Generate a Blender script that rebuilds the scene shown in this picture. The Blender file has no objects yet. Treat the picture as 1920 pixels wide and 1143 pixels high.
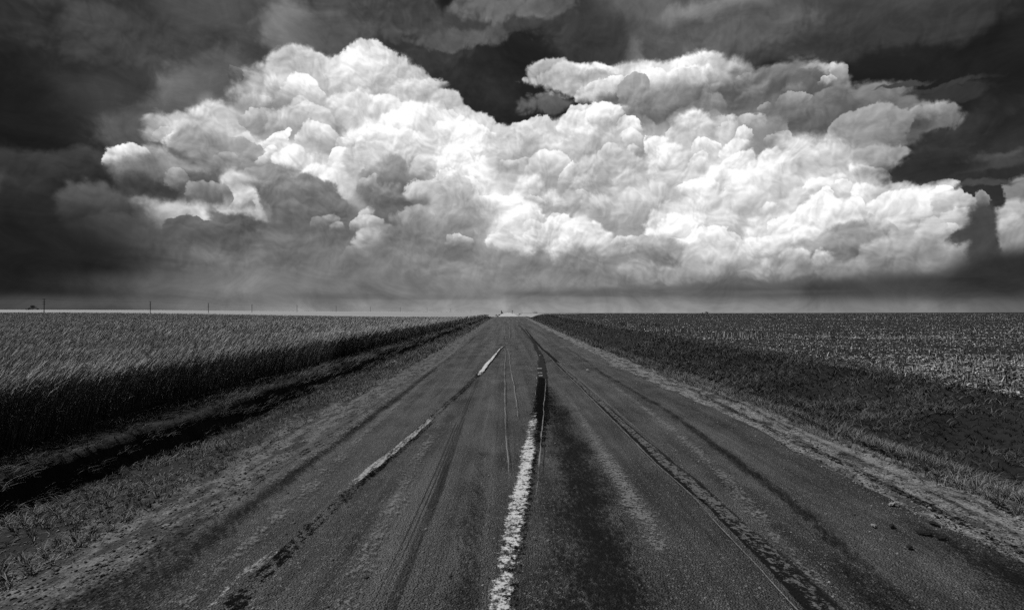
import bpy, bmesh, math, random
import numpy as np
from mathutils import Vector, Matrix, noise as mnoise

# ------------------------------------------------------------------ camera, sky, sun, exposure
scene = bpy.context.scene
C = scene.collection
F = 1067.0            # focal length in photo pixels (1920 wide)
VX, VY = 952.0, 587.0 # where the straight road meets the horizon in the photo
EYE = 1.7             # camera height in metres
cam_data = bpy.data.cameras.new("camera")
cam_data.sensor_width = 36.0
cam_data.lens = 36.0 * F / 1920.0
cam_data.clip_start = 0.05
cam_data.clip_end = 30000.0
cam = bpy.data.objects.new("camera", cam_data)
C.objects.link(cam)
cam.location = (0.0, 0.0, EYE)
PITCH = math.atan((VY - 571.5) / F)
YAW = -math.atan((960.0 - VX) / F)
cam.rotation_euler = (math.radians(90) + PITCH, 0.0, YAW)
scene.camera = cam
scene.view_settings.view_transform = 'Standard'
scene.view_settings.look = 'None'
scene.view_settings.gamma = 1.0
scene.view_settings.exposure = 0.0
scene.cycles.use_denoising = False
scene.cycles.max_bounces = 5
scene.cycles.diffuse_bounces = 2
scene.cycles.transparent_max_bounces = 16

SUN_EL, SUN_AZ = math.radians(53), math.radians(-78)   # azimuth from +Y towards +X
sd = bpy.data.lights.new("sun", 'SUN')
sd.energy = 5.0
sd.angle = math.radians(0.6)
sd.color = (1.0, 1.0, 1.0)
sun = bpy.data.objects.new("sun", sd)
C.objects.link(sun)
sv = Vector((math.sin(SUN_AZ) * math.cos(SUN_EL), math.cos(SUN_AZ) * math.cos(SUN_EL), math.sin(SUN_EL)))
sun.rotation_euler = sv.to_track_quat('Z', 'Y').to_euler()
sun.location = sv * 50

_M = cam.rotation_euler.to_matrix()
def ray(px, py):
    d = _M @ Vector(((px - 960.0) / F, (571.5 - py) / F, -1.0))
    return d.normalized()
KU = 10.67
def sky_uv(px, py):
    """photo pixel -> azimuth, elevation in units of KU per radian"""
    d = ray(px, py)
    return math.atan2(d.x, d.y) * KU, math.asin(d.z) * KU
def gpt(px, py, z=0.0):
    """photo pixel -> point on the level z"""
    d = ray(px, py)
    t = (z - EYE) / d.z
    return d.x * t, d.y * t

# ---- node helper
class NT:
    def __init__(s, tree): s.t = tree; s.n = tree.nodes; s.l = tree.links
    def put(s, sock, v):
        if hasattr(v, 'is_output'): s.l.new(v, sock)
        elif v is not None: sock.default_value = v
    def m(s, op, a=None, b=None, c=None, clamp=False):
        n = s.n.new('ShaderNodeMath'); n.operation = op
        if clamp: n.use_clamp = True
        s.put(n.inputs[0], a); s.put(n.inputs[1], b); s.put(n.inputs[2], c)
        return n.outputs[0]
    def v(s, op, a, b=None, c=None):
        n = s.n.new('ShaderNodeVectorMath'); n.operation = op
        s.put(n.inputs[0], a); s.put(n.inputs[1], b); s.put(n.inputs[2], c)
        return n.outputs['Value'] if op in ('LENGTH', 'DOT_PRODUCT', 'DISTANCE') else n.outputs['Vector']
    def vs(s, a, k):
        n = s.n.new('ShaderNodeVectorMath'); n.operation = 'SCALE'
        s.put(n.inputs[0], a); s.put(n.inputs[3], k); return n.outputs[0]
    def xyz(s, x=None, y=None, z=None):
        n = s.n.new('ShaderNodeCombineXYZ')
        s.put(n.inputs[0], x); s.put(n.inputs[1], y); s.put(n.inputs[2], z); return n.outputs[0]
    def sep(s, v):
        n = s.n.new('ShaderNodeSeparateXYZ'); s.put(n.inputs[0], v); return n.outputs
    def mr(s, v, a, b, c=None, d=None, mode='SMOOTHSTEP'):
        n = s.n.new('ShaderNodeMapRange'); n.interpolation_type = mode; n.clamp = (mode != 'SMOOTHSTEP')
        s.put(n.inputs[0], v); s.put(n.inputs[1], a); s.put(n.inputs[2], b); s.put(n.inputs[3], c); s.put(n.inputs[4], d)
        return n.outputs[0]
    def mixv(s, f, a, b):
        n = s.n.new('ShaderNodeMix'); n.data_type = 'VECTOR'; n.clamp_factor = False
        s.put(n.inputs[0], f); s.put(n.inputs[4], a); s.put(n.inputs[5], b); return n.outputs[1]
    def mix(s, f, a, b):
        n = s.n.new('ShaderNodeMix'); n.data_type = 'FLOAT'; n.clamp_factor = True
        s.put(n.inputs[0], f); s.put(n.inputs[2], a); s.put(n.inputs[3], b); return n.outputs[0]
    def noise(s, v, scale, detail=3.0, rough=0.55, dim='3D', dist=0.0, lac=2.0):
        n = s.n.new('ShaderNodeTexNoise'); n.noise_dimensions = dim
        s.put(n.inputs['Vector'], v); n.inputs['Scale'].default_value = scale
        n.inputs['Detail'].default_value = detail; n.inputs['Roughness'].default_value = rough
        n.inputs['Lacunarity'].default_value = lac; n.inputs['Distortion'].default_value = dist
        return n.outputs
    def vor(s, v, scale, detail=0.0, rough=0.5, lac=2.0, feature='F1', dim='2D'):
        n = s.n.new('ShaderNodeTexVoronoi'); n.voronoi_dimensions = dim; n.feature = feature
        s.put(n.inputs['Vector'], v); n.inputs['Scale'].default_value = scale
        n.inputs['Detail'].default_value = detail; n.inputs['Roughness'].default_value = rough
        n.inputs['Lacunarity'].default_value = lac; n.normalize = True
        if feature == 'SMOOTH_F1': n.inputs['Smoothness'].default_value = 0.35
        return n.outputs['Distance']
# ------------------------------------------------------------------ the sky: Nishita seen through a red filter, cloud masses over it
world = bpy.data.worlds.new("World")
scene.world = world
world.use_nodes = True
world.cycles.sampling_method = 'MANUAL'
world.cycles.sample_map_resolution = 256
world.node_tree.nodes.clear()

PUFFS, LATE = [], []
def L(*a): LATE.append(a)
def B(*a):
    a = list(a)
    if len(a) > 4 and a[4] > .55: a[4] = .55 + (a[4] - .55) * .72
    PUFFS.append(a)
# far haze and veils

B(960,610,1900,190,.20,0,.9,0,0)
B(960,606,1500,110,.36,0,1.0,0,0)
B(900,606,900,75,.52,0,1.0,0,0)
B(60,300,340,330,.14,0,1.0,.3,.2)
B(200,10,420,70,.20,0,.9,.3,.1)
B(400,180,260,150,.24,0,.9,.2,.1)
B(470,50,190,110,.30,0,.9,.4,.2)
B(545,55,50,65,.44,0,.9,.6,.3)
B(720,55,130,65,.34,0,.9,.6,.3)
B(800,120,40,45,.34,0,1.,.5,.2)
B(870,58,80,12,.30,0,1.3,.9,.5)
B(960,18,90,16,.33,0,1.3,.9,.5)
B(820,65,45,8,.32,0,1.3,.9,.5)
B(1400,0,360,110,.34,0,.7,.5,.2)
B(1190,50,70,90,.38,0,.8,.5,.3)
B(1340,20,70,24,.50,0,1.,.5,.3)
B(1640,20,260,55,.28,0,.9,.4,.2)
B(1230,110,110,50,.34,0,.8,.5,.3)
B(1175,115,35,40,.46,0,.7,.5,.6)
B(1840,300,200,90,.20,0,1.,.4,.2)
B(1760,185,80,10,.22,0,1.,.4,.2)
B(1500,75,170,40,.27,0,1.5,1.0,.7)
B(1380,60,110,34,.36,0,1.4,1.0,.7)
B(1700,60,150,30,.23,0,1.5,1.0,.7)
B(1850,250,90,40,.19,0,1.4,.9,.5)
B(1760,260,90,26,.22,0,1.4,1.0,.7)
B(840,170,90,70,.20,0,1.5,.8,.5)
B(1120,90,50,60,.24,0,1.5,.8,.5)
B(1030,192,26,12,.36,.03,1.3,1.0,.8)
B(930,40,90,22,.26,0,1.5,1.0,.6)
B(780,90,60,40,.23,0,1.4,1.0,.6)
B(140,60,170,50,.20,0,1.5,1.0,.7)
B(330,110,160,40,.27,0,1.5,1.0,.7)
B(240,30,120,26,.28,0,1.5,1.0,.7)
# upper right bank
B(1030,135,38,20,.7,.1,.4,.3)
B(1090,150,60,30,.84,.12,.35,.3)
B(1170,160,90,42,.78,.12,.35,.3)
B(1270,150,90,42,.92,.12,.35,.3)
B(1350,165,80,55,.74,.12,.4,.3)
B(1430,160,90,45,.44,.08,.4,.4)
B(1520,180,70,50,.55,.12,.35,.3)
B(1555,150,28,30,.62,.12,.3,.25)
B(1600,220,100,55,.46,.08,.35,.3)
B(1660,240,90,40,.40,.06,.35,.3)
B(1735,225,50,22,.50,.08,.5,.3)
B(1300,215,170,60,.70,.05,.6,.3)
B(1420,230,150,60,.46,.0,.7,.4)
B(1560,250,120,50,.44,.0,.7,.4)
B(1450,290,150,60,.68,.0,.5,.3,.5)
B(1560,300,110,50,.55,.0,.6,.4)
B(1640,290,50,28,.72,.06,.5,.5)
B(1130,240,90,35,.5,0,.6,.4)
B(1240,230,70,30,.42,0,.7,.4)
B(1720,330,110,22,.22,0,.6,.4,.3)
B(1800,310,160,14,.28,0,.9,.4,.3)
# left veil beside the tower
B(370,190,85,60,.40,0,.8,.4,.3)
B(330,260,120,50,.34,0,.9,.4,.3)
B(480,210,90,70,.56,0,.8,.4,.4)
B(430,140,60,40,.36,0,.9,.4,.3)
# great left tower
B(560,150,75,62,.84,.08,.25,.2)
B(510,175,60,50,.72,.08,.6,.3)
B(700,130,62,52,.84,.10,.15,.14)
B(620,165,80,55,.80,.06,.4,.2)
B(760,175,70,60,.80,.08,.18,.14)
B(820,215,65,52,.90,.08,.15,.14)
B(880,250,60,46,.94,.06,.15,.14)
B(930,280,60,48,.92,.04,.15,.14)
B(660,230,180,100,.80,.02,.6,.2)
B(760,260,130,70,.90,.02,.6,.2)
B(560,235,90,50,.66,-.02,.5,.3,.5)
B(600,255,70,28,.60,0,.4,.3,.3)
B(640,210,80,30,.84,.0,.6,.3)
B(425,235,62,45,.88,.08,.5,.25)
B(350,250,60,26,.66,.08,.6,.3)
B(440,275,100,30,.86,.05,.5,.3)
B(820,330,200,90,.90,.0,.7,.3)
B(1000,245,42,30,.90,.08,.15,.18)
B(960,290,90,55,.88,.06,.3,.2)
B(1050,270,70,50,.90,.06,.3,.2)
B(1100,225,45,32,.94,.08,.12,.15)
B(1150,215,38,38,.95,.1,.10,.12)
B(1195,245,42,32,.92,.1,.15,.15)
B(1140,270,80,55,.86,.1,.25,.2)
B(1060,330,150,80,.80,.0,.7,.3)
B(1240,280,60,45,.74,.06,.4,.3)
B(1305,230,50,28,.78,.14,.2,.18)
B(1340,270,60,50,.82,.12,.15,.18)
B(1300,300,90,50,.78,.08,.4,.25)
B(1390,310,50,40,.86,.14,.15,.18)
B(1330,330,110,60,.86,.06,.4,.25)
B(1560,310,60,38,.90,.14,.15,.16)
B(1510,340,60,45,.82,.12,.2,.18)
B(1440,345,60,42,.88,.12,.2,.18)
B(1620,345,50,35,.88,.14,.15,.16)
B(1540,370,120,60,.84,.06,.4,.25)
B(1680,375,60,38,.86,.12,.15,.16)
B(1765,375,38,38,.72,.16,.12,.14)
B(1810,400,35,28,.70,.14,.15,.14)
B(1720,410,80,48,.76,.1,.3,.2)
B(1840,380,14,16,.6,.1,.15,.1)
B(1905,370,28,50,.46,.14,.3,.2)
B(1900,430,42,55,.62,.10,.4,.25)
B(1400,430,260,100,.90,.0,.7,.3)
B(1560,440,180,90,.90,.0,.7,.3)
B(1200,330,70,50,.62,-.05,.8,.3,.5)
B(1240,350,60,35,.88,.14,.25,.2)
B(1130,370,60,28,.80,.14,.4,.25)
B(1190,430,70,55,.70,0,.7,.3)
B(1250,430,80,75,.96,.12,.4,.25)
B(1380,370,70,45,.82,.08,.5,.25)
B(1460,430,100,50,.86,.05,.7,.3)
B(1700,450,90,48,.72,.12,.2,.18)
B(1620,440,40,42,.52,.10,.2,.2)
B(1790,440,50,40,.66,.14,.2,.18)
B(1640,490,70,50,.62,.1,.5,.3)
B(1760,490,90,45,.60,.1,.5,.3)
B(1540,480,40,35,.48,.06,.4,.4)
B(1400,470,90,50,.70,.1,.3,.2)
B(1300,470,80,60,.86,.1,.5,.25)
B(1340,500,80,30,.66,0,.7,.4)
# left middle
B(245,300,45,32,.84,.08,.2,.16)
B(290,320,60,38,.62,.06,.5,.3)
B(200,310,130,30,.26,0,.6,.4,.5)
B(80,340,160,60,.20,.04,.5,.3,.5)
B(150,400,180,70,.27,.05,.6,.3,.6)
B(90,420,90,60,.22,.04,.7,.3,.5)
B(270,400,130,80,.42,.06,.6,.3,.7)
B(340,360,80,60,.62,0,.6,.35)
B(350,400,70,35,.76,0,.6,.35)
B(540,300,140,36,.92,.08,.25,.2)
B(640,310,110,55,.94,.04,.3,.22)
B(430,300,70,26,.62,.04,.5,.3)
B(450,330,95,38,.54,.08,.5,.3)
B(400,350,60,24,.40,0,.6,.4)
B(660,360,90,40,.90,.05,.4,.25)
B(520,420,150,60,.42,.05,.6,.3,.8)
B(600,440,130,70,.50,0,.6,.3,.8)
B(440,385,55,32,.84,.08,.3,.25)
B(400,435,85,42,.36,.06,.3,.25)
B(430,460,60,30,.40,.0,.6,.3)
B(490,400,22,26,.72,.1,.4,.3)
B(400,480,110,22,.36,0,.6,.3,.6)
B(560,490,100,32,.50,.06,.6,.3)
B(760,310,90,40,.84,.12,.25,.2)
B(860,320,90,50,.80,.1,.3,.2)
B(760,370,90,70,.46,-.05,.8,.35,.8)
B(820,350,50,40,.74,.08,.5,.3)
B(900,410,120,90,.80,0,.7,.3,.8)
B(800,440,100,60,.48,0,.8,.3,.7)
B(690,430,30,40,.70,.08,.3,.3)
B(690,480,42,28,.68,.12,.3,.3)
B(970,410,60,80,1.05,0,.8,.3,.6)
B(1000,440,70,60,1.0,.05,.6,.3)
B(1080,450,80,45,.98,.1,.5,.3)
B(960,480,80,35,.76,0,.7,.4,.8)
B(900,490,150,40,.56,0,.8,.3,.7)
B(1130,490,120,35,.60,.06,.6,.3)
B(1210,500,90,30,.64,.08,.5,.3)

B(1190,440,85,60,.66,0,.8,.3,.6)
B(1090,330,60,60,.72,0,.8,.3,.6)
B(1010,350,60,50,.74,0,.8,.3,.6)
# in front: the shaded heads and bright rims that read on their own
L(243,298,44,32,.86,.09,.14,.16)
L(300,330,46,30,.52,.08,.35,.35)
L(250,345,80,24,.27,.0,.5,.4)
L(120,330,90,34,.19,.04,.4,.4)
L(60,400,60,60,.18,.04,.4,.3,.6)
L(180,390,70,40,.30,.06,.4,.3,.6)
L(210,445,70,36,.30,.05,.35,.3,.6)
L(430,300,52,22,.48,.12,.25,.3)
L(480,325,90,24,.50,.08,.4,.35)
L(440,372,90,20,.40,.0,.5,.4)
L(380,345,40,26,.36,.0,.5,.4)
L(345,395,46,24,.80,0,.5,.35)
L(440,383,44,28,.84,.07,.25,.3)
L(490,400,16,20,.76,.08,.3,.3)
L(358,432,48,28,.33,.08,.14,.3)
L(410,440,60,26,.36,.07,.3,.35)
L(380,470,75,16,.33,.02,.35,.3)
L(500,435,60,16,.36,.0,.5,.4)
L(560,450,80,40,.44,.05,.5,.35,.8)
L(750,330,55,45,.54,-.04,.7,.4,.7)
L(760,385,60,50,.42,-.02,.7,.4,.7)
L(600,405,60,34,.42,.0,.6,.4,.7)
L(640,445,40,50,.42,.0,.6,.4,.7)
L(686,410,22,26,.70,.10,.25,.3)
L(700,455,36,26,.66,.14,.25,.25)
L(672,480,26,18,.64,.12,.3,.3)
L(740,440,26,14,.56,.1,.5,.4)
L(800,470,70,44,.46,0,.8,.4,.6)
L(850,350,52,34,.74,.14,.3,.3)
L(815,305,60,22,.76,.14,.25,.3)
L(940,300,44,44,.68,.10,.35,.35)
L(860,430,60,40,.58,0,.8,.4,.6)
L(975,395,26,30,.97,0,.6,.4,.5)
L(970,455,34,20,.94,0,.6,.4,.5)
L(1060,445,54,26,.90,.08,.4,.4)
L(1110,452,40,22,.82,.10,.3,.3)
L(1000,500,120,22,.58,.02,.7,.4,.8)
L(1110,490,50,20,.52,.0,.6,.4,.8)
L(1080,235,40,28,.95,.07,.12,.16)
L(1152,212,30,30,.97,.08,.1,.14)
L(1070,265,46,24,.72,.12,.25,.3)
L(1205,240,30,20,.90,.1,.14,.2)
L(1305,226,40,24,.82,.2,.14,.2)
L(1460,275,60,40,.56,0,.9,.3,.3)
L(1190,340,46,30,.60,0,.7,.4,.5)
L(1190,410,60,36,.62,0,.7,.35,.5)
L(1400,500,60,26,.58,0,.6,.4)
L(1210,500,50,26,.50,0,.6,.4)
L(1600,445,30,30,.52,.13,.12,.18)
L(1595,480,34,22,.44,.08,.3,.3)
L(1527,485,26,24,.44,.05,.25,.5)
L(1700,430,52,32,.68,.16,.12,.16)
L(1700,465,56,30,.56,.08,.4,.3)
L(1790,425,44,26,.66,.18,.14,.18)
L(1770,378,36,26,.74,.18,.12,.16)
L(1842,380,14,14,.52,.12,.2,.2)
L(1810,450,18,12,.30,0,.6,.4)
L(1840,440,26,60,.27,0,.7,.3,.3)
L(1480,505,70,20,.56,.06,.5,.35)
L(1280,520,60,12,.46,.05,.7,.4)
# top bank texture
L(1260,150,60,20,.88,.12,.3,.4)
L(1100,140,50,16,.86,.12,.3,.4)
L(1012,148,26,8,.46,.12,.3,.5)
L(1060,150,60,14,.66,.12,.4,.5)
L(1380,185,60,30,.40,.04,.5,.5)
L(1470,165,60,22,.38,.04,.5,.5)
L(1560,215,50,30,.36,.0,.6,.5)
L(1565,140,18,18,.60,.12,.2,.3)
L(1190,180,50,10,.40,0,.6,.6)
L(1660,285,40,14,.66,.1,.4,.6)
L(1690,240,50,16,.34,0,.6,.6)
L(1740,218,40,12,.50,.1,.4,.5)
L(1740,310,80,22,.20,0,.8,.5,.4)
L(1860,345,60,5,.30,0,1,.5,.4)
L(1880,285,60,8,.30,0,1,.5,.4)
L(1690,165,40,3,.28,0,1,.3,.4)
L(1780,165,60,4,.24,0,1,.3,.4)
L(870,62,50,7,.34,0,1.2,1.1,.6)
L(815,74,30,6,.34,0,1.2,1.1,.6)
L(960,14,60,12,.40,0,1.3,1.1,.6)
L(1040,12,30,8,.34,0,1.3,1.1,.6)
L(740,25,60,20,.28,.0,.7,.9)
# soft shade in the great tower
L(580,235,60,34,.62,-.02,.5,.3,.4)
L(640,262,42,24,.60,-.02,.4,.3,.4)
L(500,215,50,24,.60,-.02,.6,.4,.4)
L(620,190,80,20,.72,0,.7,.3,.5)
L(790,170,36,16,.70,.08,.4,.3)
# flat bases and the haze over the horizon
L(300,520,300,60,.26,0,1.3,.5,.6)
L(250,556,420,40,.24,0,1.1,0,0)
L(60,500,230,110,.15,0,1.1,0,0)
L(620,540,330,26,.46,0,1.1,0,0)
L(980,530,520,44,.50,0,1.3,.5,.6)
L(1420,530,420,26,.42,0,1.2,.5,.6)
L(700,520,420,40,.45,0,1.3,.5,.6)
L(980,556,420,14,.45,0,1.1,0,0)
L(1400,548,380,14,.38,0,1.2,0,0)
L(1800,540,400,30,.26,0,1.0,0,0)
L(1900,510,120,40,.20,0,1.0,0,0)
L(960,600,1900,36,.36,0,1.0,0,0)
L(930,604,760,42,.58,0,1.0,0,0)
L(60,604,420,40,.28,0,1.0,0,0)
L(1200,550,260,5,.40,0,1.1,0,0)
L(720,556,260,5,.44,0,1.1,0,0)

L(1340,480,70,40,.80,.12,.3,.3)
L(1450,440,60,40,.86,.10,.3,.3)
L(1270,430,50,46,.90,.12,.25,.3)
L(1310,400,50,40,.84,.12,.25,.3)
L(1560,420,60,40,.86,.1,.4,.3)
L(820,250,60,50,.90,.05,.4,.3)
L(870,300,60,50,.92,.05,.4,.3)
L(720,260,60,40,.88,.05,.4,.3)

L(700,520,60,9,.60,.06,1.2,.9,.8)
L(590,512,40,7,.58,.06,1.2,.9,.8)
L(830,505,60,12,.58,.05,1.3,.9,.8)
L(1290,512,60,12,.62,.06,1.2,.9,.8)
L(1560,500,80,14,.58,.06,1.2,.9,.8)
L(400,492,50,10,.52,.08,1.0,.8)

L(300,470,110,50,.33,0,1.4,.7,.7)
L(760,505,170,34,.50,0,1.5,.7,.7)
L(1000,525,160,24,.53,0,1.5,.7,.7)
L(540,500,140,30,.45,0,1.5,.7,.7)
NCAPS = 240
def compile_puff(cx, cy, rx, ry, c, g=0.10, soft=0.25, k=0.22, rel=1.0, lx=-0.3, cap=False):
    if k >= .1: soft = soft * .8
    """one cloud mass: centre and radii (photo pixels), tone, top-to-base contrast, edge softness, lumpiness, relief"""
    u, v = sky_uv(cx, cy)
    ru = abs(sky_uv(cx + rx * .5, cy)[0] - sky_uv(cx - rx * .5, cy)[0])
    rv = abs(sky_uv(cx, cy - ry * .5)[1] - sky_uv(cx, cy + ry * .5)[1])
    kk = k * 1.6 / max(math.sqrt(ru * rv), .25)
    off = -kk * 0.62
    fac = 1 + soft * .45 + kk * .3
    return dict(u=u, v=v, ru=ru, rv=rv, kk=kk, lo=1 + off + soft * .5, hi=1 + off - soft * .5, c=c, g=g, rel=rel, lx=lx, cap=cap, px=(cx, cy, rx, ry, soft),
                box=(u - ru * fac - .2, u + ru * fac + .2, v - rv * fac - .17, v + rv * fac + .17))
PF = [compile_puff(*a) for a in PUFFS]
for a in LATE:
    a = list(a) + [0.10, 0.25, 0.22, 1.0, -0.3][len(a) - 5:]
    if a[7]:
        if a[5] < .08: a[6] *= 1.5
        else: a[6] *= 1.15
    PF.append(compile_puff(*a, cap=bool(a[7]) and a[5] >= .07))
def plain_tone(x, y, upto=None):
    """tone of the cloud masses at a photo pixel, without their texture"""
    t = .1
    for f in PF[:upto]:
        cx, cy, rx, ry, soft = f['px']
        qx, qy = (x - cx) / rx, -(y - cy) / ry
        a = min(1, max(0, (1 + soft * .5 - math.hypot(qx, qy)) / max(soft, .02)))
        a = a * a * (3 - 2 * a)
        t += (f['c'] + f['g'] * (qy + qx * f['lx']) - t) * a
    return t
# smaller heads standing out of the masses: lit tops, fading into the shade at their feet
rnd = random.Random(11)
CAPS = []
tries = 0
while len(CAPS) < NCAPS and tries < 9000:
    tries += 1
    x, y = rnd.uniform(150, 1915), rnd.uniform(95, 520)
    t = plain_tone(x, y)
    if t < .34 or (570 > x > 250 and y > 400) or (x < 430 and y < 260) or (1130 > x > 830 and y > 470) or (x < 840 and y > 440) or y > 490 or rnd.random() > (t - .2) * 1.5: continue
    r = rnd.choice((12, 15, 19, 24, 30, 38, 50)) * rnd.uniform(.8, 1.25)
    if plain_tone(x, y - r * 1.15) < max(t - .22, .36) or plain_tone(x - r, y) < t - .25 or plain_tone(x + r, y) < t - .25: continue
    if any(math.hypot(x - c_[0], y - c_[1]) < .62 * min(r, c_[2]) + .3 * max(r, c_[2]) for c_ in CAPS): continue
    CAPS.append((x, y, r, t))
CAPS.sort(key=lambda c_: c_[1] + c_[2] * .5)
FLAT = [f for f in PF[len(PUFFS):] if f['kk'] == 0]
PF = PF[:len(PUFFS)] + [f for f in PF[len(PUFFS):] if f['kk']]
for x, y, r, t in CAPS:
    up = rnd.uniform(.05, .14) * (1.1 if t > .6 else .8)
    PF.append(compile_puff(x, y, r * rnd.uniform(1.0, 1.5), r, min(t + up - .06, .9), rnd.uniform(.10, .22), rnd.choice((.10, .15, .25, .5, .9)), .20, 1.0, rnd.uniform(-.6, .1), True))
PF += FLAT

def sky_tile(name, u0, u1, v0, v1):
    t = bpy.data.node_groups.new(name, 'ShaderNodeTree')
    for nm, ty in (('P', 'NodeSocketVector'), ('UV', 'NodeSocketVector'), ('Billow', 'NodeSocketFloat'), ('Base', 'NodeSocketVector'), ('Relief', 'NodeSocketFloat'), ('Soft', 'NodeSocketFloat')):
        t.interface.new_socket(nm, in_out='INPUT', socket_type=ty)
    t.interface.new_socket('Tone', in_out='OUTPUT', socket_type='NodeSocketFloat')
    G = NT(t)
    gi = G.n.new('NodeGroupInput').outputs
    p, uvp, b0, state = gi[0], gi[1], gi[2], gi[3]
    uvp = G.v('ADD', uvp, (1e-6 * (len(COUNTS) + 1), 0, 0))
    p = G.v('ADD', p, (1e-6 * (len(COUNTS) + 1), 0, 0))    # keeps each region's nodes its own, so the others are skipped
    cnt = 0
    for f in PF:
        b = f['box']
        if b[1] < u0 or b[0] > u1 or b[3] < v0 or b[2] > v1: continue
        cnt += 1
        q = G.v('MULTIPLY_ADD', uvp if f['kk'] == 0 else p, (1 / f['ru'], 1 / f['rv'], 0), (-f['u'] / f['ru'], -f['v'] / f['rv'], 0))
        e = G.v('LENGTH', q)
        if f['kk']: e = G.m('MULTIPLY_ADD', b0, -f['kk'], e)
        a = G.mr(e, f['lo'], f['hi'])
        if f['g']:
            s = G.v('DOT_PRODUCT', q, (f['lx'] * f['g'], f['g'], 0))
            if f['cap']: a = G.m('MULTIPLY', a, G.mr(s, -.85 * f['g'], .35 * f['g']))
            col = G.xyz(G.m('ADD', s, f['c']), f['rel'], None)
        else:
            col = (f['c'], f['rel'], 0)
        state = G.mixv(a, state, col)
    tn = G.sep(state)
    t1 = G.m('MULTIPLY_ADD', G.m('MULTIPLY', gi[4], G.m('MULTIPLY', tn[1], tn[0])), RELIEF, tn[0])
    t2 = G.m('MULTIPLY_ADD', gi[5], G.m('MULTIPLY', tn[0], G.m('MULTIPLY_ADD', tn[1], SOFTAMP * -.2, SOFTAMP)), t1)
    t2 = G.m('MINIMUM', G.m('MAXIMUM', t2, 0.03), 1.0)
    go = G.n.new('NodeGroupOutput')
    G.l.new(G.m('POWER', t2, 2.2), go.inputs[0])
    return t, cnt
RELIEF, SOFTAMP = 1.2, 0.9

W = NT(world.node_tree)
tc = W.n.new('ShaderNodeTexCoord').outputs['Generated']
dn = W.v('NORMALIZE', tc)
sky = W.n.new('ShaderNodeTexSky'); sky.sky_type = 'NISHITA'; sky.sun_disc = False
sky.sun_elevation = SUN_EL; sky.sun_rotation = SUN_AZ
W.l.new(dn, sky.inputs['Vector'])
sr = W.n.new('ShaderNodeSeparateColor'); W.l.new(sky.outputs[0], sr.inputs[0])
clear = W.m('POWER', W.m('MULTIPLY', sr.outputs[0], 0.05), 1 / 2.2)      # red channel only, strength 0.05
clear = W.m('MAXIMUM', W.m('MINIMUM', clear, 0.15), 0.13)
dx, dy, dz = W.sep(dn)
az = W.m('MULTIPLY', W.m('ARCTAN2', dx, dy), KU)
el = W.m('MULTIPLY', W.m('ARCSINE', dz), KU)
uv = W.xyz(az, el, 0.0)
n1 = W.noise(uv, 0.9, 6.0, 0.62, '2D')[1]
p = W.v('ADD', uv, W.v('MULTIPLY_ADD', n1, (0.62, 0.5, 0.0), (-0.31, -0.25, 0.0)))
def billow(v):
    return W.m('SUBTRACT', 1.0, W.vor(v, 1.0, 3.0, 0.55, 2.3))
n2 = W.noise(uv, 1.3, 3.0, 0.5, '2D')[1]
pb = W.v('MULTIPLY_ADD', n2, (0.55, 0.55, 0.0), uv)
b0 = billow(pb)
b1 = billow(W.v('ADD', pb, (-0.035, 0.075, 0.0)))
relief = W.m('SUBTRACT', b0, b1)
soft_n = W.m('SUBTRACT', W.m('MULTIPLY_ADD', W.noise(W.v('MULTIPLY', uv, (.55, 1.3, 0)), 1.5, 7.0, 0.64, '2D', 0.7)[0], .5, W.m('MULTIPLY', W.noise(uv, 1.1, 7.0, 0.62, '2D', 0.5)[0], .5)), 0.5)
# broken grey cloud over the rest of the sky, behind and above the picture
gen = W.noise(dn, 2.4, 5.0, 0.6, '3D', 0.3)[0]
gm = W.m('MULTIPLY', W.mr(gen, .42, .62), W.m('MAXIMUM', W.mr(W.m('ABSOLUTE', az), 9.2, 14.0), W.mr(el, 6.4, 9.0)))
gt = W.mr(gen, .45, .8, .36, .14)
base = W.xyz(W.mix(gm, clear, gt), 0.0, 0.0)
# (p is made to wait for the other inputs, so that the shader compiler keeps few values alive at once)
p = W.v('MULTIPLY_ADD', W.xyz(relief, soft_n, W.sep(base)[0]), (0.01, 0.001, 0.0), p)
uvw = W.v('MULTIPLY_ADD', W.v('SUBTRACT', p, uv), (0.30, 0.04, 0), uv)

NU, NV = 12, 6
U0, U1, V0, V1 = -8.6, 8.6, -0.6, 6.2
fu = W.m('MULTIPLY_ADD', az, NU / (U1 - U0), -U0 * NU / (U1 - U0))
fv = W.m('MULTIPLY_ADD', el, NV / (V1 - V0), -V0 * NV / (V1 - V0))
def leaf(tone):
    b = W.n.new('ShaderNodeBackground')
    W.l.new(tone, b.inputs[0]); b.inputs[1].default_value = 1.0
    return b.outputs[0]
def tile_leaf(i, j):
    du, dv = (U1 - U0) / NU, (V1 - V0) / NV
    ua, ub = U0 + i * du, U0 + (i + 1) * du
    if i == 0: ua = -16
    if i == NU - 1: ub = 16
    t, cnt = sky_tile("sky_region", ua, ub, (V0 + j * dv) if j else -18, (V0 + (j + 1) * dv) if j < NV - 1 else 18)
    g = W.n.new('ShaderNodeGroup'); g.node_tree = t
    for k_, s_ in enumerate((p, uvw, b0, base, relief, soft_n)): W.l.new(s_, g.inputs[k_])
    COUNTS.append(cnt)
    return leaf(g.outputs[0])
COUNTS = []
def split(sock, lo, hi, f):
    if hi - lo == 1: return f(lo)
    mid = (lo + hi) // 2
    cond = W.m('GREATER_THAN', sock, float(mid))
    a = split(sock, lo, mid, f); b = split(sock, mid, hi, f)
    n = W.n.new('ShaderNodeMixShader')
    W.l.new(cond, n.inputs[0]); W.l.new(a, n.inputs[1]); W.l.new(b, n.inputs[2])
    return n.outputs[0]
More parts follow.
